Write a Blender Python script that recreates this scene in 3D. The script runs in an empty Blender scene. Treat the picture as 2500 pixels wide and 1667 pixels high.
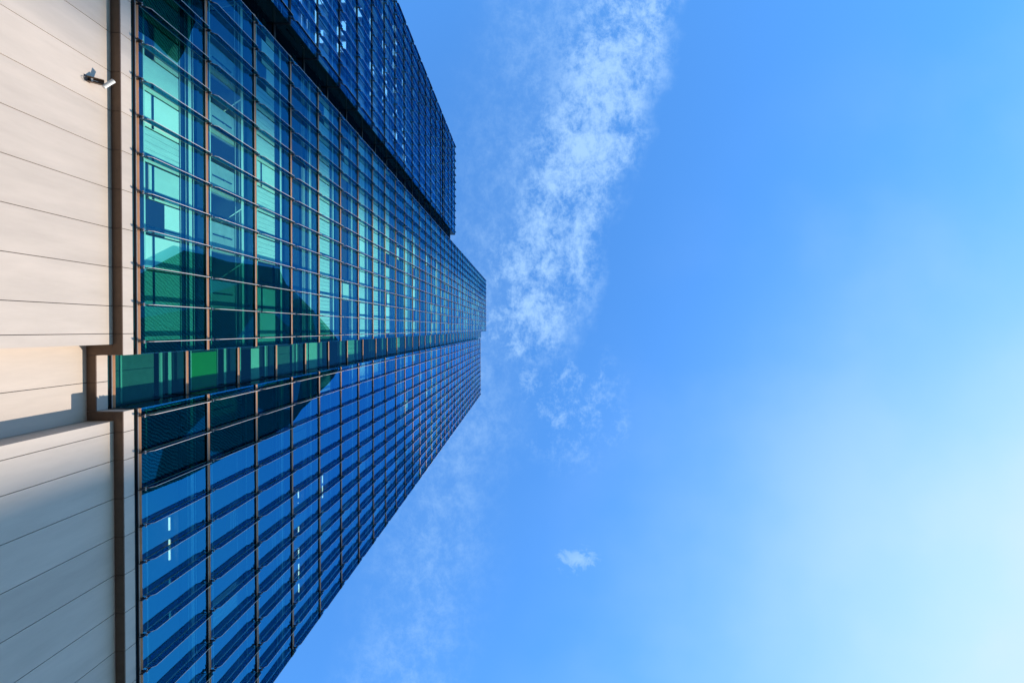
import bpy, math, random
from mathutils import Vector
random.seed(7)
R = math.radians
C = bpy.context.scene
COL = C.collection

# ------------------------------------------------------------------ camera
F, XZ, YZ = 1137.0, 1290.0, 802.0          # focal length and zenith in photo pixels
CAMZ = 1.6
cam_d = bpy.data.cameras.new('camera')
cam = bpy.data.objects.new('camera', cam_d); COL.objects.link(cam)
cam_d.sensor_width = 36.0
cam_d.lens = F * 36.0 / 2500.0
cam_d.shift_x = -40.0 / 2500.0
cam_d.shift_y = -21.3 / 2500.0
cam_d.clip_start = 0.1
cam_d.clip_end = 6000.0
cam.location = (0, 0, CAMZ)
cam.rotation_euler = (math.pi - 0.009, 0, 0)
C.camera = cam

# ------------------------------------------------------------------ sun
SUN_EL, SUN_AZ = R(21.0), R(29.0)          # azimuth from the outward facade normal towards +y
sdir = Vector((math.cos(SUN_EL) * math.cos(SUN_AZ), math.cos(SUN_EL) * math.sin(SUN_AZ), math.sin(SUN_EL)))
sun_d = bpy.data.lights.new('sun', 'SUN')
sun_d.energy = 2.9
sun_d.angle = R(0.45)
sun_d.color = (1.0, 0.89, 0.76)
sun = bpy.data.objects.new('sun', sun_d); COL.objects.link(sun)
sun.rotation_euler = sdir.to_track_quat('Z', 'Y').to_euler()
sun.location = (60, 30, 40)

# ------------------------------------------------------------------ sky
W = bpy.data.worlds.new('World'); C.world = W
W.use_nodes = True
nt = W.node_tree; nt.nodes.clear()
def nd(t, **kw):
    n = nt.nodes.new(t)
    for k, v in kw.items(): setattr(n, k, v)
    return n
def lk(a, b): nt.links.new(a, b)
def math_(op, a, b=None, c=None, clamp=False):
    n = nd('ShaderNodeMath', operation=op); n.use_clamp = clamp
    for i, v in enumerate((a, b, c)):
        if v is None: continue
        if isinstance(v, (int, float)): n.inputs[i].default_value = v
        else: lk(v, n.inputs[i])
    return n.outputs[0]
def smooth(v, a, b, lo=0.0, hi=1.0):
    n = nd('ShaderNodeMapRange', interpolation_type='SMOOTHSTEP')
    lk(v, n.inputs[0])
    for i, x in zip((1, 2, 3, 4), (a, b, lo, hi)): n.inputs[i].default_value = x
    return n.outputs[0]
def mixc(f, a, b, mode='MIX'):
    n = nd('ShaderNodeMix', data_type='RGBA', blend_type=mode)
    if isinstance(f, (int, float)): n.inputs[0].default_value = f
    else: lk(f, n.inputs[0])
    for i, v in ((6, a), (7, b)):
        if isinstance(v, tuple): n.inputs[i].default_value = v + (1,)
        else: lk(v, n.inputs[i])
    return n.outputs[2]
tc = nd('ShaderNodeTexCoord')
sky = nd('ShaderNodeTexSky', sky_type='NISHITA')
sky.sun_disc = False
sky.sun_elevation = SUN_EL
sky.sun_rotation = math.atan2(sdir.x, sdir.y)
sky.altitude = 100; sky.air_density = 1.0; sky.dust_density = 0.35; sky.ozone_density = 2.0
sep = nd('ShaderNodeSeparateXYZ'); lk(tc.outputs['Generated'], sep.inputs[0])
zz = math_('MAXIMUM', sep.outputs[2], 0.06)
u = math_('DIVIDE', sep.outputs[0], zz)
v = math_('DIVIDE', sep.outputs[1], zz)
cmb = nd('ShaderNodeCombineXYZ'); lk(u, cmb.inputs[0]); lk(v, cmb.inputs[1])
def noise(scale, detail=8, rough=0.6, sx=1.0, sy=1.0, off=0.0, dist=0.0):
    m = nd('ShaderNodeMapping'); lk(cmb.outputs[0], m.inputs[0])
    m.inputs['Scale'].default_value = (sx, sy, 1); m.inputs['Location'].default_value = (off, off * 0.7, off)
    n = nd('ShaderNodeTexNoise'); lk(m.outputs[0], n.inputs['Vector'])
    n.inputs['Scale'].default_value = scale; n.inputs['Detail'].default_value = detail
    n.inputs['Roughness'].default_value = rough; n.inputs['Distortion'].default_value = dist
    return n.outputs[0]
big = noise(2.6, 4, 0.5, off=3.1)
fine = noise(25.0, 10, 0.74, sx=1.0, sy=0.8, off=1.7, dist=0.15)
mid = noise(5.0, 5, 0.55, sx=1.0, sy=0.7, off=4.4)
edge = noise(6.0, 6, 0.6, off=8.3)
# the long band of thin cloud that crosses over the roofs
u0 = math_('MULTIPLY_ADD', v, -0.315, 0.010)
du = math_('SUBTRACT', u, u0)
du = math_('ADD', du, math_('MULTIPLY', math_('SUBTRACT', edge, 0.5), 0.16))
band = math_('MULTIPLY', math_('MULTIPLY_ADD', smooth(du, -0.15, -0.05), 0.58, math_('MULTIPLY', smooth(du, -0.36, -0.10), 0.42)), smooth(du, 0.06, 0.13, 1.0, 0.0))
band = math_('MULTIPLY', band, smooth(math_('ADD', v, math_('MULTIPLY', math_('SUBTRACT', edge, 0.5), 0.12)), 0.03, 0.09, 1.0, 0.0))
cl1 = math_('MULTIPLY', band, smooth(math_('MULTIPLY_ADD', math_('SUBTRACT', mid, 0.5), 0.50, fine), 0.33, 0.70))
# loose wisps that carry the band on past the lower roof
du2 = math_('ADD', math_('ABSOLUTE', math_('SUBTRACT', u, math_('MULTIPLY_ADD', v, 0.25, 0.06))), math_('MULTIPLY', math_('SUBTRACT', edge, 0.5), 0.3))
wis = math_('MULTIPLY', smooth(du2, 0.03, 0.14, 1.0, 0.0), math_('MULTIPLY', smooth(v, 0.02, 0.1), smooth(v, 0.22, 0.34, 1.0, 0.0)))
cl2 = math_('MULTIPLY', wis, smooth(fine, 0.45, 0.70, 0.0, 0.6))
# a veil along the roof edges
du3 = math_('ADD', math_('ABSOLUTE', math_('ADD', u, math_('MULTIPLY_ADD', v, 0.22, 0.10))), math_('MULTIPLY', math_('SUBTRACT', big, 0.5), 0.3))
cl3 = math_('MULTIPLY', smooth(du3, 0.0, 0.20, 1.0, 0.0), smooth(fine, 0.35, 0.8, 0.07, 0.5))
# one small puff
pu = math_('SUBTRACT', u, 0.108); pv = math_('SUBTRACT', v, 0.497)
pd = math_('SQRT', math_('ADD', math_('POWER', math_('MULTIPLY', pu, 0.8), 2), math_('POWER', math_('MULTIPLY', pv, 1.5), 2)))
fine2 = noise(26.0, 8, 0.7, off=5.2, dist=0.6)
cl4 = math_('MULTIPLY', smooth(math_('ADD', pd, math_('MULTIPLY', math_('SUBTRACT', fine2, 0.5), 0.22)), -0.02, 0.035, 1.0, 0.0), math_('MULTIPLY_ADD', fine2, 2.6, -0.35))
cloud = math_('MAXIMUM', math_('MAXIMUM', cl1, cl2), math_('MAXIMUM', cl3, cl4))
cloud = math_('MULTIPLY', cloud, 0.82)
# thin high haze that thickens towards the sun
dt = nd('ShaderNodeVectorMath', operation='DOT_PRODUCT'); lk(tc.outputs['Generated'], dt.inputs[0])
dt.inputs[1].default_value = (sdir.x, sdir.y, sdir.z)
glow = dt.outputs['Value']
gl01 = math_('DIVIDE', math_('SUBTRACT', glow, 0.28), 0.68, clamp=True)
haze = math_('MULTIPLY', math_('POWER', gl01, 5.2), math_('MULTIPLY_ADD', big, 0.36, 0.82))
haze2 = math_('ADD', haze, math_('MULTIPLY', math_('MULTIPLY', smooth(big, 0.36, 0.70), smooth(glow, 0.4, 0.7)), 0.10))
haze2 = math_('ADD', haze2, 0.07)
gm = nd('ShaderNodeGamma'); lk(sky.outputs[0], gm.inputs[0]); gm.inputs[1].default_value = 0.80
hs = nd('ShaderNodeHueSaturation'); lk(gm.outputs[0], hs.inputs['Color'])
hs.inputs['Saturation'].default_value = 1.25
hs.inputs['Hue'].default_value = 0.5
tint = mixc(1.0, hs.outputs[0], (0.49, 1.21, 1.84), 'MULTIPLY')
skyc = mixc(math_('MULTIPLY', haze2, 0.84, clamp=True), tint, (2.25, 2.95, 3.4))
skyc = mixc(cloud, skyc, (1.55, 2.5, 3.8))
bg = nd('ShaderNodeBackground'); lk(skyc, bg.inputs[0]); bg.inputs[1].default_value = 0.15
out = nd('ShaderNodeOutputWorld'); lk(bg.outputs[0], out.inputs[0])

C.view_settings.view_transform = 'Standard'
C.view_settings.look = 'None'
C.view_settings.exposure = 1.0
C.view_settings.gamma = 1.0
C.render.engine = 'CYCLES'
C.cycles.max_bounces = 10
C.cycles.transparent_max_bounces = 24
C.cycles.glossy_bounces = 5
C.cycles.diffuse_bounces = 3
C.cycles.caustics_reflective = False
C.cycles.caustics_refractive = False
C.cycles.sample_clamp_indirect = 6.0

# ------------------------------------------------------------------ materials
def mat(name, col, rough=0.6, metal=0.0, noise_amt=0.0, noise_scale=1.0, bump=0.0, stretch=(1, 1, 1), emit=None, spec=0.5):
    m = bpy.data.materials.new(name); m.use_nodes = True
    t = m.node_tree; b = t.nodes['Principled BSDF']
    b.inputs['Base Color'].default_value = (*col, 1); b.inputs['Roughness'].default_value = rough
    b.inputs['Metallic'].default_value = metal
    b.inputs['Specular IOR Level'].default_value = spec
    if emit:
        b.inputs['Emission Color'].default_value = (*emit[0], 1); b.inputs['Emission Strength'].default_value = emit[1]
    if noise_amt or bump:
        g = t.nodes.new('ShaderNodeNewGeometry')
        mp = t.nodes.new('ShaderNodeMapping'); mp.inputs['Scale'].default_value = stretch
        t.links.new(g.outputs['Position'], mp.inputs[0])
        n = t.nodes.new('ShaderNodeTexNoise'); n.inputs['Scale'].default_value = noise_scale
        n.inputs['Detail'].default_value = 8; n.inputs['Roughness'].default_value = 0.65
        t.links.new(mp.outputs[0], n.inputs['Vector'])
        if noise_amt:
            r = t.nodes.new('ShaderNodeMapRange'); t.links.new(n.outputs[0], r.inputs[0])
            r.inputs[1].default_value = 0.3; r.inputs[2].default_value = 0.7
            r.inputs[3].default_value = 1 - noise_amt; r.inputs[4].default_value = 1 + noise_amt
            mx = t.nodes.new('ShaderNodeVectorMath'); mx.operation = 'SCALE'
            ri = t.nodes.new('ShaderNodeMapRange'); t.links.new(g.outputs['Random Per Island'], ri.inputs[0])
            ri.inputs[3].default_value = 0.95; ri.inputs[4].default_value = 1.05       # no two panels quite alike
            rm = t.nodes.new('ShaderNodeMath'); rm.operation = 'MULTIPLY'
            t.links.new(r.outputs[0], rm.inputs[0]); t.links.new(ri.outputs[0], rm.inputs[1])
            mx.inputs[0].default_value = col; t.links.new(rm.outputs[0], mx.inputs['Scale'])
            t.links.new(mx.outputs[0], b.inputs['Base Color'])
        if bump:
            bp = t.nodes.new('ShaderNodeBump'); bp.inputs['Strength'].default_value = bump; bp.inputs['Distance'].default_value = 0.02
            t.links.new(n.outputs[0], bp.inputs['Height']); t.links.new(bp.outputs[0], b.inputs['Normal'])
    return m

def glass(name, trans, refl, base, gain, wav=0.0, clear_back=False):
    """thin coated sheet: tinted see-through mixed with a tinted mirror, stronger at grazing angles"""
    m = bpy.data.materials.new(name); m.use_nodes = True
    t = m.node_tree; t.nodes.clear()
    o = t.nodes.new('ShaderNodeOutputMaterial')
    tr = t.nodes.new('ShaderNodeBsdfTransparent'); tr.inputs[0].default_value = (*trans, 1)
    gl = t.nodes.new('ShaderNodeBsdfGlossy'); gl.inputs[0].default_value = (*refl, 1); gl.inputs['Roughness'].default_value = 0.0
    fr = t.nodes.new('ShaderNodeFresnel'); fr.inputs[0].default_value = 1.5
    ma = t.nodes.new('ShaderNodeMath'); ma.operation = 'MULTIPLY_ADD'; ma.use_clamp = True
    t.links.new(fr.outputs[0], ma.inputs[0]); ma.inputs[1].default_value = gain
    gi = t.nodes.new('ShaderNodeNewGeometry'); rb = t.nodes.new('ShaderNodeMapRange')
    t.links.new(gi.outputs['Random Per Island'], rb.inputs[0]); rb.inputs[3].default_value = base * .55; rb.inputs[4].default_value = base * 1.45
    t.links.new(rb.outputs[0], ma.inputs[2])
    gc = t.nodes.new('ShaderNodeMix'); gc.data_type = 'RGBA'           # the coating pales at grazing angles
    t.links.new(fr.outputs[0], gc.inputs[0]); gc.inputs[6].default_value = (*refl, 1); gc.inputs[7].default_value = (0.40, 0.95, 1.0, 1)
    if base >= .09 or name == 'slot_glass': t.links.new(gc.outputs[2], gl.inputs[0])
    mx = t.nodes.new('ShaderNodeMixShader')
    t.links.new(ma.outputs[0], mx.inputs[0]); t.links.new(tr.outputs[0], mx.inputs[1]); t.links.new(gl.outputs[0], mx.inputs[2])
    if wav:
        g = t.nodes.new('ShaderNodeNewGeometry')
        n = t.nodes.new('ShaderNodeTexNoise'); n.inputs['Scale'].default_value = 0.55; n.inputs['Detail'].default_value = 2
        t.links.new(g.outputs['Position'], n.inputs['Vector'])
        bp = t.nodes.new('ShaderNodeBump'); bp.inputs['Strength'].default_value = wav; bp.inputs['Distance'].default_value = 0.05
        t.links.new(n.outputs[0], bp.inputs['Height']); t.links.new(bp.outputs[0], gl.inputs['Normal'])
    t.links.new(mx.outputs[0], o.inputs[0])
    return m

M = {}
M['stone'] = mat('pale_stone', (0.45, 0.372, 0.306), 0.55, 0, 0.09, 1.6, 0.10, (1, 1, 0.22))
M['joint'] = mat('dark_joint', (0.015, 0.014, 0.013), 0.9)
M['bronze'] = mat('bronze_panel', (0.115, 0.07, 0.042), 0.5, 0.2, 0.15, 3.0, 0.05)
M['copper'] = mat('copper_bar', (0.45, 0.215, 0.105), 0.5, 0.1, 0.12, 2.0)
M['alu'] = mat('pale_aluminium', (0.60, 0.52, 0.44), 0.45, 0.1, 0.08, 2.0)
M['steel'] = mat('dark_steel', (0.03, 0.032, 0.036), 0.35, 0.6)
M['bright_steel'] = mat('bright_steel', (0.7, 0.66, 0.64), 0.25, 0.7)
M['pane'] = glass('facade_glass', (0.53, 0.96, 0.87), (0.015, 0.56, 0.98), 0.095, 1.0, 0.03)
M['pane_blue'] = glass('blue_facade_glass', (0.40, 0.80, 0.80), (0.006, 0.45, 0.98), 0.25, 0.9, 0.012)
M['pane_slot'] = glass('slot_glass', (0.26, 0.68, 0.55), (0.01, 0.15, 0.24), 0.045, 1.5, 0.012)
M['pane_black'] = glass('black_glass', (0.10, 0.22, 0.22), (0.03, 0.16, 0.25), 0.04, 0.5)
M['pane_back'] = glass('glass_back', (0.96, 0.98, 0.97), (0.3, 0.6, 0.8), 0.02, 0.0)
M['fin'] = glass('fin_glass', (0.62, 0.90, 0.78), (0.10, 0.45, 0.75), 0.06, 0.8)
M['pane_pale'] = glass('pale_facade_glass', (0.55, 0.88, 0.92), (0.03, 0.50, 1.0), 0.20, 0.8, 0.012)
M['fin_bright'] = glass('bright_fin_glass', (0.40, 0.70, 0.80), (0.12, 0.55, 1.0), 0.26, 1.0)
M['fin_rim'] = mat('fin_rim', (0.56, 0.50, 0.46), 0.35, 0.1, 0.05, 3.0)
M['side_glass'] = mat('dark_side_glass', (0.006, 0.022, 0.024), 0.05, 0.0, spec=0.8)
M['navy'] = mat('navy_panel', (0.010, 0.035, 0.075), 0.45, 0, 0.2, 0.7, 0, (1, 1, 0.2))
M['navy2'] = mat('deep_navy_panel', (0.006, 0.018, 0.04), 0.5)
M['strip'] = mat('pale_strip', (0.62, 0.70, 0.68), 0.5)
M['blind'] = mat('pale_blind', (0.88, 0.88, 0.86), 0.8, 0, 0.04, 0.8)
M['blind_grey'] = mat('grey_blind', (0.66, 0.72, 0.68), 0.8, 0, 0.10, 1.5, 0, (1, 1, 0.5))
M['blind_slat'] = mat('slatted_blind', (0.62, 0.68, 0.66), 0.8, 0, 0.22, 9.0, 0, (1, 2.5, 0.15))
M['concrete'] = mat('concrete', (0.30, 0.36, 0.37), 0.8, 0, 0.18, 1.6)
M['slot_panel'] = mat('slot_panel', (0.12, 0.17, 0.17), 0.5, 0, 0.2, 2.5)
M['ceiling'] = mat('white_ceiling', (0.70, 0.72, 0.70), 0.8)
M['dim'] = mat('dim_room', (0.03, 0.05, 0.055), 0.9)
M['green'] = mat('green_panel', (0.03, 0.34, 0.03), 0.6)
M['sky_glow'] = mat('sky_glow', (0.8, 0.8, 0.8), 0.5, emit=((0.30, 0.58, 1.0), 0.85))  # added glow imitating patches of sky, not a lamp
def painted_reflection_mat(name, ca, cb):
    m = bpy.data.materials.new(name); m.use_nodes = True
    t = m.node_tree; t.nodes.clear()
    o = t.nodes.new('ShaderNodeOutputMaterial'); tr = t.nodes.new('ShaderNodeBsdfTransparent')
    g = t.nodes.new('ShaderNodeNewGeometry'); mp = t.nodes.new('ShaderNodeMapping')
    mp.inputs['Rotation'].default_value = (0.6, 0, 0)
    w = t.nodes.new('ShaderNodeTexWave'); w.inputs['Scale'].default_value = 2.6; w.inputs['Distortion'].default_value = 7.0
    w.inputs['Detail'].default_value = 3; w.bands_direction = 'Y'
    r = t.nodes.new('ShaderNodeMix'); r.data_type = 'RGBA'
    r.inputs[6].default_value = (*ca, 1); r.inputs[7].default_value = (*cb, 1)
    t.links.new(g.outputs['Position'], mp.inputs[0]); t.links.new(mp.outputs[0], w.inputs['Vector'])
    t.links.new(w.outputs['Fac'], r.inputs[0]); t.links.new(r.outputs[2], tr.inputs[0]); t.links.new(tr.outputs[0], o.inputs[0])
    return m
M['painted_reflection'] = painted_reflection_mat('dark_painted_reflection', (0.27, 0.50, 0.47), (0.42, 0.68, 0.62))  # tint imitates a dark building mirrored in the glass
M['painted_reflection_green'] = painted_reflection_mat('green_painted_reflection', (0.44, 0.66, 0.63), (0.55, 0.77, 0.73))
M['lamp'] = mat('lit_tube', (0.9, 0.9, 0.85), 0.5, emit=((1.0, 0.98, 0.80), 0.8))
M['white_paint'] = mat('white_paint', (0.58, 0.56, 0.52), 0.3)
M['black'] = mat('black_plastic', (0.012, 0.012, 0.014), 0.4)
M['lens'] = mat('camera_lens', (0.01, 0.02, 0.05), 0.05)
M['cable'] = mat('grey_cable', (0.25, 0.23, 0.20), 0.6)
M['asphalt'] = mat('asphalt', (0.05, 0.05, 0.05), 0.9, 0, 0.2, 2.0, 0.2)
M['paving'] = mat('paving', (0.36, 0.32, 0.29), 0.8, 0, 0.15, 1.2, 0.1)
M['neigh'] = mat('grey_facade', (0.16, 0.17, 0.18), 0.6, 0, 0.1, 0.3)
M['neigh_glass'] = mat('neighbour_glass', (0.02, 0.03, 0.04), 0.1)

# ------------------------------------------------------------------ mesh helpers
WPOS = {}                                    # world position of every object that has children
class MB:
    def __init__(s): s.v = []; s.f = []; s.m = []
    def quad_box(s, P, mi=0, mats=None):
        """P: 8 points, bottom 4 then top 4"""
        o = len(s.v); s.v += P
        for i, f in enumerate(((3, 2, 1, 0), (4, 5, 6, 7), (0, 1, 5, 4), (1, 2, 6, 5), (2, 3, 7, 6), (3, 0, 4, 7))):
            s.f.append(tuple(o + j for j in f)); s.m.append(mats[i] if mats else mi)
    def box(s, d0, d1, s0, s1, h0, h1, mi=0, mats=None):
        """d: distance behind the camera plane towards the wall, s: along the wall, h: height above the lens
        face order: bottom, top, s-low.. see quad_box"""
        x0, x1 = -d1, -d0; z0, z1 = h0 + CAMZ, h1 + CAMZ
        s.quad_box([(x0, s0, z0), (x1, s0, z0), (x1, s1, z0), (x0, s1, z0), (x0, s0, z1), (x1, s0, z1), (x1, s1, z1), (x0, s1, z1)], mi, mats)
    def prism(s, pts, s0, s1, mi_side, mi_rim):
        """outline pts (d, h) extruded along s; caps get mi_side, rims mi_rim"""
        o = len(s.v); n = len(pts)
        for ss in (s0, s1):
            s.v += [(-d, ss, h + CAMZ) for d, h in pts]
        s.f.append(tuple(o + i for i in range(n))); s.m.append(mi_side)
        s.f.append(tuple(o + n + i for i in reversed(range(n)))); s.m.append(mi_side)
        for i in range(n):
            j = (i + 1) % n
            s.f.append((o + j, o + i, o + n + i, o + n + j)); s.m.append(mi_rim)
    def tube(s, a, b, r, n=10, mi=0):
        a = Vector(a); b = Vector(b); w = (b - a).normalized()
        p = w.orthogonal().normalized(); q = w.cross(p); o = len(s.v)
        for c in (a, b):
            for i in range(n):
                t = 2 * math.pi * i / n
                s.v.append(tuple(c + r * (math.cos(t) * p + math.sin(t) * q)))
        for i in range(n):
            j = (i + 1) % n
            s.f.append((o + i, o + j, o + n + j, o + n + i)); s.m.append(mi)
        s.f.append(tuple(o + i for i in reversed(range(n)))); s.m.append(mi)
        s.f.append(tuple(o + n + i for i in range(n))); s.m.append(mi)
    def build(s, name, mats, parent=None, smooth=False):
        if not s.v: return None
        lo = [min(p[i] for p in s.v) for i in range(3)]; hi = [max(p[i] for p in s.v) for i in range(3)]
        c = ((lo[0] + hi[0]) / 2, (lo[1] + hi[1]) / 2, lo[2])
        me = bpy.data.meshes.new(name)
        me.from_pydata([(p[0] - c[0], p[1] - c[1], p[2] - c[2]) for p in s.v], [], s.f)
        for x in (mats if isinstance(mats, (list, tuple)) else [mats]): me.materials.append(x)
        me.polygons.foreach_set('material_index', s.m)
        if smooth: me.polygons.foreach_set('use_smooth', [True] * len(s.f))
        me.update()
        ob = bpy.data.objects.new(name, me); COL.objects.link(ob)
        WPOS[ob.name] = c
        if parent:
            pw = WPOS[parent.name]; ob.parent = parent
            ob.location = (c[0] - pw[0], c[1] - pw[1], c[2] - pw[2])
        else: ob.location = c
        return ob
def thing(name, label, cat, loc, group=None):
    o = bpy.data.objects.new(name, None); COL.objects.link(o)
    o.empty_display_size = 0.5; o.location = loc; WPOS[o.name] = tuple(loc)
    tag(o, label, cat, group); return o
def tag(o, label=None, cat=None, group=None, kind=None):
    if label: o['label'] = label
    if cat: o['category'] = cat
    if group: o['group'] = group
    if kind: o['kind'] = kind
    return o
def px(d, s, h):
    return XZ - F * d / h, YZ + F * s / h
def shown_size(d, s0, s1, h0, h1):
    """how large a piece of facade shows in the photograph (0 when out of the frame)"""
    xa, ya = px(d, (s0 + s1) / 2, (h0 + h1) / 2)
    if not (-30 < xa < 2530 and -60 < ya < 1727): return 0.0
    return abs(F * d / h0 - F * d / h1) * max(F * (s1 - s0) / h0, 4)

# ------------------------------------------------------------------ ground
g = MB(); g.quad_box([(-3000, -3000, -0.5), (3000, -3000, -0.5), (3000, 3000, -0.5), (-3000, 3000, -0.5), (-3000, -3000, 0), (3000, -3000, 0), (3000, 3000, 0), (-3000, 3000, 0)])
tag(g.build('ground', M['paving']), kind='structure')
g = MB(); g.quad_box([(-14.2, -120, 0.0), (9, -120, 0.0), (9, 120, 0.0), (-14.2, 120, 0.0), (-14.2, -120, 0.13), (9, -120, 0.13), (9, 120, 0.13), (-14.2, 120, 0.13)])
tag(g.build('pavement', M['paving']), kind='structure')

# ------------------------------------------------------------------ the glass towers
D = 14.0                                    # front facade plane
DR = 14.92                                  # facade plane inside the two slots
H, H0 = 3.6, 16.70                          # storey height, height of the lowest floor line
HS, HB = 16.08, 16.50                       # soffit of the stone ledge, top of the stone band
OV = 0.325                                  # overhang of the ledge
def hk(k): return H0 + H * k

FLOOR_TYPES = ['pale', 'concrete', 'pale', 'rails', 'lined', 'bare', 'pale', 'lined', 'mixed', 'dark']
def ftype(k):
    if k < 8: return FLOOR_TYPES[k]
    return ['mixed', 'pale', 'dark', 'lined', 'mixed', 'dark', 'rails'][k % 7]

def make_blind(kind, d, s0, s1, k, rnd):
    """what stands right behind one pane: a blind, a wall panel, shelves.. returns (name, MB, mats)"""
    h = hk(k); a, b = h + 0.20 * H, h + 0.68 * H
    m = MB(); w = s1 - s0
    e = 0.03
    if kind == 'pale':
        cut = rnd.choice((0, 0, 0, 0.12, 0.3))
        m.box(d + .02, d + .05, s0 + e, s1 - e, a + cut * (b - a), b, 0)
        m.box(d, d + .07, s0 + e, s1 - e, a + cut * (b - a) - 0.05, a + cut * (b - a), 1)
        if rnd.random() < .5: m.box(d - .03, d, s0 + e, s1 - e, a + .1 * H, a + .112 * H, 2)
        return 'blind', m, [rnd.choice((M['blind'], M['blind'], M['blind_grey'], M['blind_slat'])), M['alu'], M['navy2']]
    if kind == 'slats':
        for i in range(3):
            m.box(d + .02, d + .06, s0 + i * w / 3 + .01, s0 + (i + 1) * w / 3 - .01, h + .12 * H, h + .62 * H, 0)
        m.box(d - .02, d + .02, s0, s1, h + .70 * H, h + .73 * H, 1)
        return 'wall_panel', m, [M['slot_panel'], M['strip']]
    if kind == 'lined':
        n = 5; ww = (w - 2 * e) / n
        for i in range(n):
            m.box(d + .02, d + .05, s0 + e + i * ww, s0 + e + (i + 1) * ww - .018, a, b, 0)
        return 'blind', m, [M['blind_slat']]
    if kind == 'concrete':
        dd = d + (1.25 if int(round(s0 / w)) % 2 else .04)
        m.box(dd, dd + .2, s0, s1, h + .02 * H, h + .719 * H, 0)
        m.box(dd - .05, dd, s0 + .42 * w, s0 + .46 * w, h + .25 * H, h + .62 * H, 1)
        m.box(dd - .04, dd, s0 + .40 * w, s0 + .48 * w, h + .46 * H, h + .50 * H, 0)
        if dd > d + 1:
            o = len(m.v); z0, z1 = h + .72 * H + CAMZ, h + .745 * H + CAMZ
            tri = [(-(d - .22), s0 + .03), (-(d - .22), s0 + .25 * w), (-(d + 1.2), s1 - .03), (-(d + 1.2), s0 + .03)]
            m.v += [(x, y, z0) for x, y in tri] + [(x, y, z1) for x, y in tri]
            for f in ((3, 2, 1, 0), (4, 5, 6, 7), (0, 1, 5, 4), (1, 2, 6, 5), (2, 3, 7, 6), (3, 0, 4, 7)):
                m.f.append(tuple(o + q for q in f)); m.m.append(2)
        return 'wall_panel', m, [M['concrete'], M['navy2'], M['ceiling']]
    if kind == 'rails':
        m.box(d + .1, d + .16, s0, s1, h + .1 * H, h + .5 * H, 1)
        for q in (.55, .60, .64): m.box(d, d + .04, s0, s1, h + q * H, h + q * H + .05, 0)
        return 'rail_panel', m, [M['strip'], M['navy']]
    if kind == 'half':
        m.box(d + .02, d + .05, s0 + e, s1 - e, a + .55 * (b - a), b, 0)
        return 'blind', m, [M['blind']]
    if kind == 'green':
        m.box(d + .02, d + .05, s0 + e, s1 - e, a, b, 0)
        return 'blind', m, [M['green']]
    return None, None, None

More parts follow.
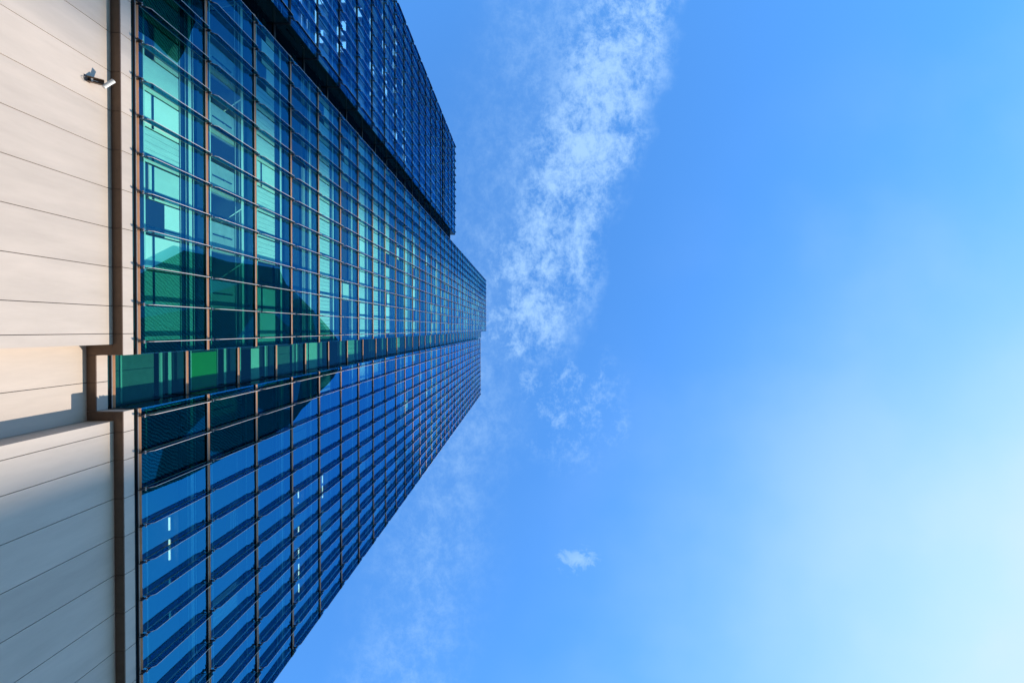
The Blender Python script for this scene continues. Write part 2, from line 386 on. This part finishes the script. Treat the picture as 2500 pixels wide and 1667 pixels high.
def add_tower(label, s0, s1, fins, K, rnd, Dp=D, roof_extra=0.35, lit_bias=1.0, name='glass_tower', cat='tower', root=None, with_fins=True, pane='pane', plain=None, fin='fin', bar='copper'):
    top = hk(K)
    if root is None: root = thing(name, label, cat, (-(Dp + 12), (s0 + s1) / 2, 0))
    di = Dp + 0.30                          # inner layer of the double skin
    # ---- panes between the fins, per storey
    edges = [s0] + sorted(fins) + [s1] if with_fins else [s0, s1]
    wins = []
    for k in range(K):
        for i in range(len(edges) - 1):
            wins.append((shown_size(Dp, edges[i], edges[i + 1], hk(k), hk(k + 1)), k, edges[i], edges[i + 1]))
    wins.sort(key=lambda t: -t[0])
    rest = MB(); rest_b = {}
    for n, (sz, k, a, b) in enumerate(wins):
        t = ftype(k)
        r = rnd.random()
        if t == 'mixed': t = rnd.choice(('pale', 'half', 'dark', 'lined', 'dark'))
        elif r < .12: t = 'dark'
        elif r < .20: t = 'half'
        elif t in ('pale',) and r < .32: t = 'lined'
        elif t == 'bare': t = 'pale' if r < .45 else 'dark'
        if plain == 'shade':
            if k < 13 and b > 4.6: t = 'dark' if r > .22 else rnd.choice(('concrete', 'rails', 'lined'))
        elif plain == 'slot': t = ('slats', 'green', 'half', 'slats', 'pale', 'dark', 'lined', 'dark')[k] if k < 8 else rnd.choice(('dark', 'pale', 'dark', 'lined'))
        elif plain: t = plain
        bn, bm, bmats = make_blind(t, di, a, b, k, rnd)
        p = MB() if (n < 100 and sz > 0) else rest
        # pane: the outer face is the coated one (face order: bottom, top, s-low, front, s-high, back)
        o = len(p.v)
        p.box(Dp, Dp + .024, a + .008, b - .008, hk(k) + .075, hk(k + 1) - .13, 1, (1, 1, 1, 0, 1, 1))
        ty, tz = rnd.uniform(-.006, .006), rnd.uniform(-.008, .008)      # no pane hangs quite true
        for q in range(8):
            x_, y_, z_ = p.v[o + q]
            p.v[o + q] = (x_ + ty * (1 if q in (0, 1, 4, 5) else -1) + tz * (1 if q < 4 else -1), y_, z_)
        if p is not rest:
            w = p.build('window', [M[pane], M['pane_back']], root)
            if bm: bm.build(bn, bmats, w)
        elif bm:
            key = bn
            if key not in rest_b: rest_b[key] = (MB(), [])
            mb, ml = rest_b[key]
            off = len(mb.v); mb.v += bm.v
            idx = []
            for x in bmats:
                if x not in ml: ml.append(x)
                idx.append(ml.index(x))
            mb.f += [tuple(off + q for q in f) for f in bm.f]; mb.m += [idx[q] for q in bm.m]
    o = rest.build('window', [M[pane], M['pane_back']], root)
    if o: tag(o, kind='stuff')
    for key, (mb, ml) in rest_b.items():
        o = mb.build(key, ml, root); tag(o, kind='stuff')
    # ---- fins with their clamps
    if with_fins:
        L = []
        for k in range(K):
            for s in fins: L.append((shown_size(Dp - .3, s, s + .3, hk(k), hk(k + 1)), k, s))
        L.sort(key=lambda t: -t[0])
        rf, rc = MB(), MB()
        for n, (sz, k, s) in enumerate(L):
            own = n < 100 and sz > 0
            fb, cb = (MB(), MB()) if own else (rf, rc)
            a, b = hk(k) + .16, hk(k + 1) - .16
            fb.prism([(Dp - .03, a), (Dp - .26, a), (Dp - .36, a + .12), (Dp - .36, b - .12), (Dp - .26, b), (Dp - .03, b)], s - .010, s + .010, 0, 1)
            h = hk(k)
            for sg in (-1, 1):
                cb.box(Dp - .27, Dp - .02, s + sg * .018 - .006, s + sg * .018 + .006, h - .018, h + .018, 0)
                cb.box(Dp - .24, Dp - .12, s + sg * .016 - .008, s + sg * .016 + .008, h + sg * .03, h + sg * .19, 0)
            cb.box(Dp - .25, Dp - .21, s - .05, s + .05, h - .014, h + .014, 1)
            cb.box(Dp - .14, Dp - .10, s - .05, s + .05, h - .014, h + .014, 0)
            if own:
                f = fb.build('glass_fin', [M[fin], M['fin_rim']], root)
                cb.build('clamp', [M['steel'], M['bright_steel']], f)
        for mb, nm, ml in ((rf, 'glass_fin', [M[fin], M['fin_rim']]), (rc, 'clamp', [M['steel'], M['bright_steel']])):
            o = mb.build(nm, ml, root)
            if o: tag(o, kind='stuff')
    # ---- floor bars
    for k in range(K + 1):
        m = MB(); h = hk(k)
        m.prism([(Dp + .03, h - .020), (Dp - .010, h - .020), (Dp - .052, h + .042), (Dp - .052, h + .050), (Dp + .03, h + .050)], s0, s1, 0, 0)
        m.prism([(Dp + .03, h - .086), (Dp - .024, h - .086), (Dp - .050, h - .064), (Dp - .050, h - .0605), (Dp + .03, h - .0605)], s0, s1, 1, 1)
        m.box(Dp - .020, Dp + .02, s0 + .003, s1 - .003, h - .060, h - .021, 2)
        m.box(Dp - .048, Dp + .02, s0 + .003, s1 - .003, h - .120, h - .087, 2)
        m.build('floor_bar', [M[bar], M['alu'] if bar == 'copper' else M['steel'], M['steel']], root)
    # ---- inner layer: spandrel, pale strip, rail; slab behind it
    for k in range(K):
        h = hk(k); m = MB(); t = ftype(k)
        m.box(di + .03, di + .20, s0 + .05, s1 - .05, h - .10 * H, h + .10 * H, 0)
        if t != 'concrete': m.box(di + .06, di + .20, s0 + .05, s1 - .05, h + .70 * H, h + .80 * H, 1)
        if rnd.random() < (.8 if k < 6 else .45):
            m.box(di - .01, di + .06, s0 + .05, s1 - .05, h + .82 * H, h + .87 * H, 2)
        m.box(di - .02, di + .04, s0 + .05, s1 - .05, h + .178 * H, h + .197 * H, 2)
        for q in (.69, .775, .90):
            if rnd.random() < .7: m.box(di + .0, di + .03, s0 + .05, s1 - .05, h + q * H, h + q * H + .028, 2)
        for q in range(int((s1 - s0) / 1.337)):
            if rnd.random() < .5: m.box(di - .03, di + .0, s0 + .1 + 1.337 * q, s0 + .16 + 1.337 * q, h + .2 * H, h + .66 * H, 1)
        m.build('inner_wall', [M['navy'], M['navy2'], M['strip']], root)
    sl = MB()
    for k in range(K + 1):
        m = MB(); h = hk(k)
        m.box(di + .205, di + 3.6, s0 + .06, s1 - .06, h - .28, h + .06, 0)
        m.build('floor_slab', M['ceiling'], root)
    m = MB()
    m.box(di + 3.6, Dp + 24, s0 + .02, s1 - .02, 0 - CAMZ, top + .02)
    m.build('core', M['dim'], root)
    m = MB()
    m.box(Dp - .02, Dp + 24.1, s0 - .01, s1 + .01, top + .067, top + roof_extra)
    m.build('roof', M['steel'], root)
    return root

rnd = random.Random(11)
sA0, sA1 = -16.0, 0.92
sB0, sB1 = 2.864, 19.4
sC0, sC1 = -34.65, -17.85
KA, KB, KC = 38, 33, 20
A = add_tower('tallest glass tower slab, in the middle above the cream stone wall with the security camera', sA0, sA1, [(.034 - .0955 * k) * D for k in range(13)], KA, rnd)
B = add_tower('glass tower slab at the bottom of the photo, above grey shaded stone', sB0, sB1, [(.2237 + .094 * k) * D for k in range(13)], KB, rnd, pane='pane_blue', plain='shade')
T = add_tower('lowest glass tower slab, at the top of the photo beyond the black slot', sC0, sC1, [(-1.298 - .0955 * k) * D for k in range(13)], KC, rnd, pane='pane_pale', fin='fin_bright', bar='steel')  # dark bars: the slab's shade is put into their colour

def end_wall(root, s0, s1, K, d0=D + .03, d1=D + 3.9):
    m = MB(); top = hk(K)
    for k in range(K):
        m.box(d0, d1, s0, s1, hk(k) + .07, hk(k + 1) - .13, 0)
        m.box(d0 - .01, d1, s0 - .015, s1 + .015, hk(k) - .12, hk(k) + .066, 1)
    m.build('end_wall', [M['side_glass'], M['steel']], root)
end_wall(A, sA1 - .05, sA1, KA); end_wall(A, sA0, sA0 + .05, KA)
end_wall(B, sB0, sB0 + .05, KB); end_wall(B, sB1 - .05, sB1, KB)
end_wall(T, sC1 - .05, sC1, KC); end_wall(T, sC0, sC0 + .05, KC)

# the slots between the slabs: set-back strips of glazing
SL = add_tower('narrow sunken glass strip between the tallest tower slab and the bottom one', sA1 + .02, sB0 - .02, [], KA - 2, rnd, Dp=DR, with_fins=False, name='glazed_link', pane='pane_slot', plain='slot')
SU = add_tower('narrow black sunken strip between the tallest tower slab and the top one', sC1 + .02, sA0 - .02, [], KC, rnd, Dp=DR, with_fins=False, name='glazed_link', pane='pane_black', plain='dark', bar='steel')
m = MB(); m.box(D - .10, D + .03, sC0, sC1, 76.3, 76.75); m.build('dark_rail', M['steel'], T)

m = MB(); m.box(D + .12, D + .16, -3.30, -1.78, H0 + .06, H0 + .26); m.build('green_panel', M['green'], A)
# added glowing panels standing in for bright sky seen through the lowest slab
pm = MB()
for k in range(1, 11):
    for i in range(1, 12):
        if rnd.random() < .75:
            a = sC1 - .4 - 1.337 * i - rnd.random() * .3
            d0 = D + .40 + rnd.random() * .5
            for q in range(rnd.choice((1, 2))):
                pm.box(d0 + q * .62, d0 + q * .62 + .35 + .2 * rnd.random(), a - .6 - .5 * rnd.random(), a, hk(k + 1) - .34, hk(k + 1) - .285)
tag(pm.build('sky_glow_panel', M['sky_glow'], T), kind='stuff')

# a neighbour's dark reflection, painted as wavy tinted sheets over the panes
def painted_reflection(root, pts, d, smin=None, smax=None, fm='painted_reflection'):
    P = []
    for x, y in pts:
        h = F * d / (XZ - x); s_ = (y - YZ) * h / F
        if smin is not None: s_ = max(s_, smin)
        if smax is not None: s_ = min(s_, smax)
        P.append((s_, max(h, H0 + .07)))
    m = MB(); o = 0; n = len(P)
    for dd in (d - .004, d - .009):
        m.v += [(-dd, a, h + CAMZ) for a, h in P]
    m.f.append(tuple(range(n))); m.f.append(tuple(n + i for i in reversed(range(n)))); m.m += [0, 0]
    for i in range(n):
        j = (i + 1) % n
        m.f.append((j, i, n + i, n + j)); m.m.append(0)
    return m.build('reflection_sheet', M[fm], root)
painted_reflection(A, [(330, 668), (450, 612), (500, 622), (560, 640), (625, 647), (683, 656), (690, 676), (700, 695), (716, 710), (745, 738), (772, 766), (800, 797), (822, 826), (826, 845), (330, 880)], D, smax=sA1 - .02, fm='painted_reflection_green')
painted_reflection(B, [(330, 985), (826, 880), (815, 920), (800, 938), (780, 956), (757, 980), (735, 1000), (718, 1025), (700, 1040), (677, 1052), (632, 1080), (580, 1100), (502, 1140), (445, 1169), (330, 1215)], D, smin=sB0 + .06)
painted_reflection(A, [(330, -60), (515, -60), (513, 20), (500, 45), (482, 58), (472, 80), (463, 110), (452, 134), (437, 158), (415, 140), (380, 105), (345, 82), (330, 70)], D)

# ---- stone base: lower wall, soffit, stone band; joints are open grooves over a dark backing
W_ = 1.337
def stone(root, d, s0, s1, h0, h1, joints, gap=.022, thick=.10):
    js = sorted(j for j in joints if s0 + .05 < j < s1 - .05)
    e = [s0] + js + [s1]
    m = MB()
    for i in range(len(e) - 1):
        a = e[i] + (gap / 2 if i else 0); b = e[i + 1] - (gap / 2 if i < len(e) - 2 else 0)
        m.box(d, d + thick, a, b, h0, h1, 0)
    return m
def base(root, s0, s1, ls0, ls1, d, joints, end_joint=True):
    """s0..s1 of the ledge, ls0..ls1 of the lower wall, d plane of the ledge"""
    dl = d + OV
    lo = -CAMZ + .14
    m = stone(root, dl, ls0, ls1, lo, HS - .004, joints); 
    m.build('stone_wall', M['stone'], root)
    m = MB(); m.box(dl + .1, dl + .6, ls0 + .006, ls1 - .006, lo, HS - .004); m.build('wall_backing', M['joint'], root)
    m = stone(root, d, s0, s1, HS + .004, HB, joints); m.build('stone_band', M['stone'], root)
    m = MB(); m.box(d + .1, d + 1.2, s0 + .006, s1 - .006, HS + .004, HB - .002); m.build('band_backing', M['joint'], root)
JA = [-.054 * 14.325 - W_ * i for i in range(-0, 14)] + [.18]
JB = [.2503 * 14.325] + [.318 * 14.325 + 1.325 * i for i in range(13)]
JC = [sC1 - .4 - W_ * i for i in range(14)]
JR = [.1226 * 15.245]
base(A, sA0, sA1, sA0 + .37, .546, D, JA)
base(B, sB0, sB1, 3.19, sB1 - .3, D, JB)
base(T, sC0, sC1, sC0 + .3, sC1 - .3, D, JC)
base(SL, sA1 + .012, sB0 - .012, .56, 3.18, DR, JR)
base(SU, sC1 + .012, sA0 - .012, sC1 - .29, sA0 + .36, DR, [])
# soffit of the ledge, bronze, split at the joints
def soffit(root, d0, d1, s0, s1, joints):
    js = sorted(j for j in joints if s0 + .05 < j < s1 - .05)
    e = [s0] + js + [s1]; m = MB()
    for i in range(len(e) - 1):
        m.box(d0, d1, e[i] + .006, e[i + 1] - .006, HS - .03, HS + .0035)
    m.build('soffit', M['bronze'], root)
soffit(A, D + .004, D + OV - .003, sA0, sA1 - .002, JA)
soffit(B, D + .004, D + OV - .003, sB0 + .002, sB1, JB)
soffit(T, D + .004, D + OV - .003, sC0, sC1 - .002, JC)
soffit(SL, DR + .004, DR + OV - .003, sA1 + .003, sB0 - .003, JR)
soffit(A, D + OV + .001, DR + OV - .003, .55, sA1 - .002, [])
soffit(B, D + OV + .001, DR + OV - .003, sB0 + .002, 3.185, [])
# returns of the ledge into the slot and side faces of the lower wall
for root, a, b in ((A, sA1 - .08, sA1), (B, sB0, sB0 + .08)):
    m = MB(); m.box(D + .1005, DR + .3, a, b, HS + .004, HB); m.build('band_return', M['stone'], root)
m = MB(); m.box(D + OV + .1005, DR + OV + .3, 3.19, 3.27, -CAMZ + .14, HS - .004); m.build('wall_return', M['stone'], B)
m = MB(); m.box(D + OV + .1005, DR + OV + .3, .466, .546, -CAMZ + .14, HS - .004); m.build('wall_return', M['stone'], A)

# ------------------------------------------------------------------ light tubes behind the glass
def tube(x, y0, y1, k, label, grp):
    h = hk(k + 1) - .36
    d = (XZ - x) / F * h
    a, b = (y0 - YZ) / F * h, (y1 - YZ) / F * h
    z = h + CAMZ
    o = thing('ceiling_light', label, 'ceiling light', (-d, (a + b) / 2, z), grp)
    m = MB(); m.box(d - .022, d + .022, a, b, h - .05, h - .005); m.build('tube', M['lamp'], o)
    m = MB(); m.box(d - .05, d + .05, a - .02, b + .02, h - .004, h + .05); m.build('housing', M['alu'], o)
tube(411, 1264, 1295, 0, 'lit tube behind the lowest row of windows of the bottom tower, nearer the slot', 'lit tubes behind the glass')
tube(411, 1318, 1368, 0, 'lit tube behind the lowest row of windows of the bottom tower, farther from the slot', 'lit tubes behind the glass')
for a, b in ((1194, 1216), (1228, 1266), (1277, 1302), (1339, 1364), (1378, 1414), (1427, 1447)):
    tube(727, a, b, 3, 'lit tube in the dashed row behind the fourth row of windows of the bottom tower', 'lit tubes behind the glass')
for a, b in ((1153, 1180), (1186, 1216)):
    tube(786, a, b, 4, 'lit tube in the short pair behind the fifth row of windows of the bottom tower', 'lit tubes behind the glass')

# ------------------------------------------------------------------ security camera on its bracket
hc, sc = 15.18, -8.10; dw = D + OV
cam_t = thing('security_camera', 'white security camera on a brown bracket on the cream stone wall', 'camera', (-dw, sc, hc + CAMZ))
def tilt_box(m, l0, l1, a, b, n0, n1, mi=0):
    """box along the rising arm: l along the arm, a..b across (along the wall), n above the arm axis"""
    ct, st = math.cos(R(42)), math.sin(R(42))
    def q(l, s_, n): return (-dw + l * ct - n * st, s_, hc + CAMZ + l * st + n * ct)
    m.quad_box([q(l0, a, n0), q(l1, a, n0), q(l1, b, n0), q(l0, b, n0), q(l0, a, n1), q(l1, a, n1), q(l1, b, n1), q(l0, b, n1)], mi)
    return q
m = MB()
q = tilt_box(m, .0, .42, sc - .085, sc + .085, .045, .057)
tilt_box(m, .0, .42, sc - .085, sc - .073, -.05, .045)
tilt_box(m, .0, .42, sc + .073, sc + .085, -.05, .045)
m.build('bracket', M['bronze'], cam_t)
m = MB(); m.box(dw - .014, dw - .001, sc - .10, sc + .10, hc - .10, hc + .10); m.build('wall_plate', M['steel'], cam_t)
m = MB(); tilt_box(m, .10, .15, sc - .05, sc + .05, .0, .044); m.tube(q(.15, sc, .02), q(.27, sc + .01, .02), .012); m.build('junction_box', M['white_paint'], cam_t)
ca = Vector(q(.40, sc + .14, .0)); cb_ = Vector(q(.62, sc - .13, .03))
cdir = (cb_ - ca).normalized()
m = MB(); m.tube(ca, cb_, .062, 20); hz = m.build('camera_body', M['white_paint'], cam_t, smooth=False)
m = MB(); m.tube(cb_ - cdir * .002, cb_ + cdir * .05, .066, 20); m.build('hood', M['white_paint'], hz)
m = MB(); m.tube(cb_ + cdir * .0505, cb_ + cdir * .056, .05, 20); m.build('lens', M['lens'], hz)
m = MB(); m.tube(ca + cdir * .10, Vector(q(.40, sc + .04, .02)), .02, 10); m.build('arm', M['white_paint'], cam_t)
def curve_tube(pts, r):
    m = MB()
    for i in range(len(pts) - 1): m.tube(pts[i], pts[i + 1], r, 6)
    return m
m = curve_tube([(-(dw - .02 - .03 * math.sin(t / 8 * math.pi)), sc - .02 + .16 * t / 8, hc + CAMZ - .08 - .10 * math.sin(t / 8 * math.pi)) for t in range(9)], .008)
m.build('cable', M['cable'], cam_t)

# ------------------------------------------------------------------ buildings across the street (their shadows fall on the towers)
def neighbour(label, x0, x1, y0, y1, top, storey):
    o = thing('office_building', label, 'building', ((x0 + x1) / 2, (y0 + y1) / 2, 0))
    m = MB(); m.box(-x1, -x0, y0, y1, -CAMZ, top - CAMZ); m.build('wall', M['neigh'], o)
    n = int(top // storey)
    w = MB()
    for k in range(1, n):
        z = k * storey - CAMZ
        w.box(-x0, -x0 + .06, y0 + 1, y1 - 1, z, z + storey * .55)
        w.box(-x1 - .06, -x1, y0 + 1, y1 - 1, z, z + storey * .55)
        w.box(-x1 + 1, -x0 - 1, y0 - .06, y0, z, z + storey * .55)
        w.box(-x1 + 1, -x0 - 1, y1, y1 + .06, z, z + storey * .55)
    w.build('window_band', M['neigh_glass'], o)
    m = MB(); m.box(-x1 + .5, -x0 - .5, y0 + .5, y1 - .5, top - CAMZ + .01, top - CAMZ + 1.2); m.build('roof', M['steel'], o)
    return o
def sun_y(s, x): return s + math.tan(SUN_AZ) * (x + D)
def sun_z(h, x): return h + math.tan(SUN_EL) / math.cos(SUN_AZ) * (x + D) + CAMZ
x1 = 176.0
neighbour('grey office block across the street, the lower of the two', x1, x1 + 34, sun_y(4.27, x1 + 34), sun_y(60, x1), sun_z(62.9, x1) - 1.2, 4.0)
x2 = 355.0
neighbour('tall grey tower across the street behind the lower block', x2, x2 + 40, sun_y(-10.2, x2) - 62, sun_y(-10.2, x2), sun_z(158, x2), 4.0)
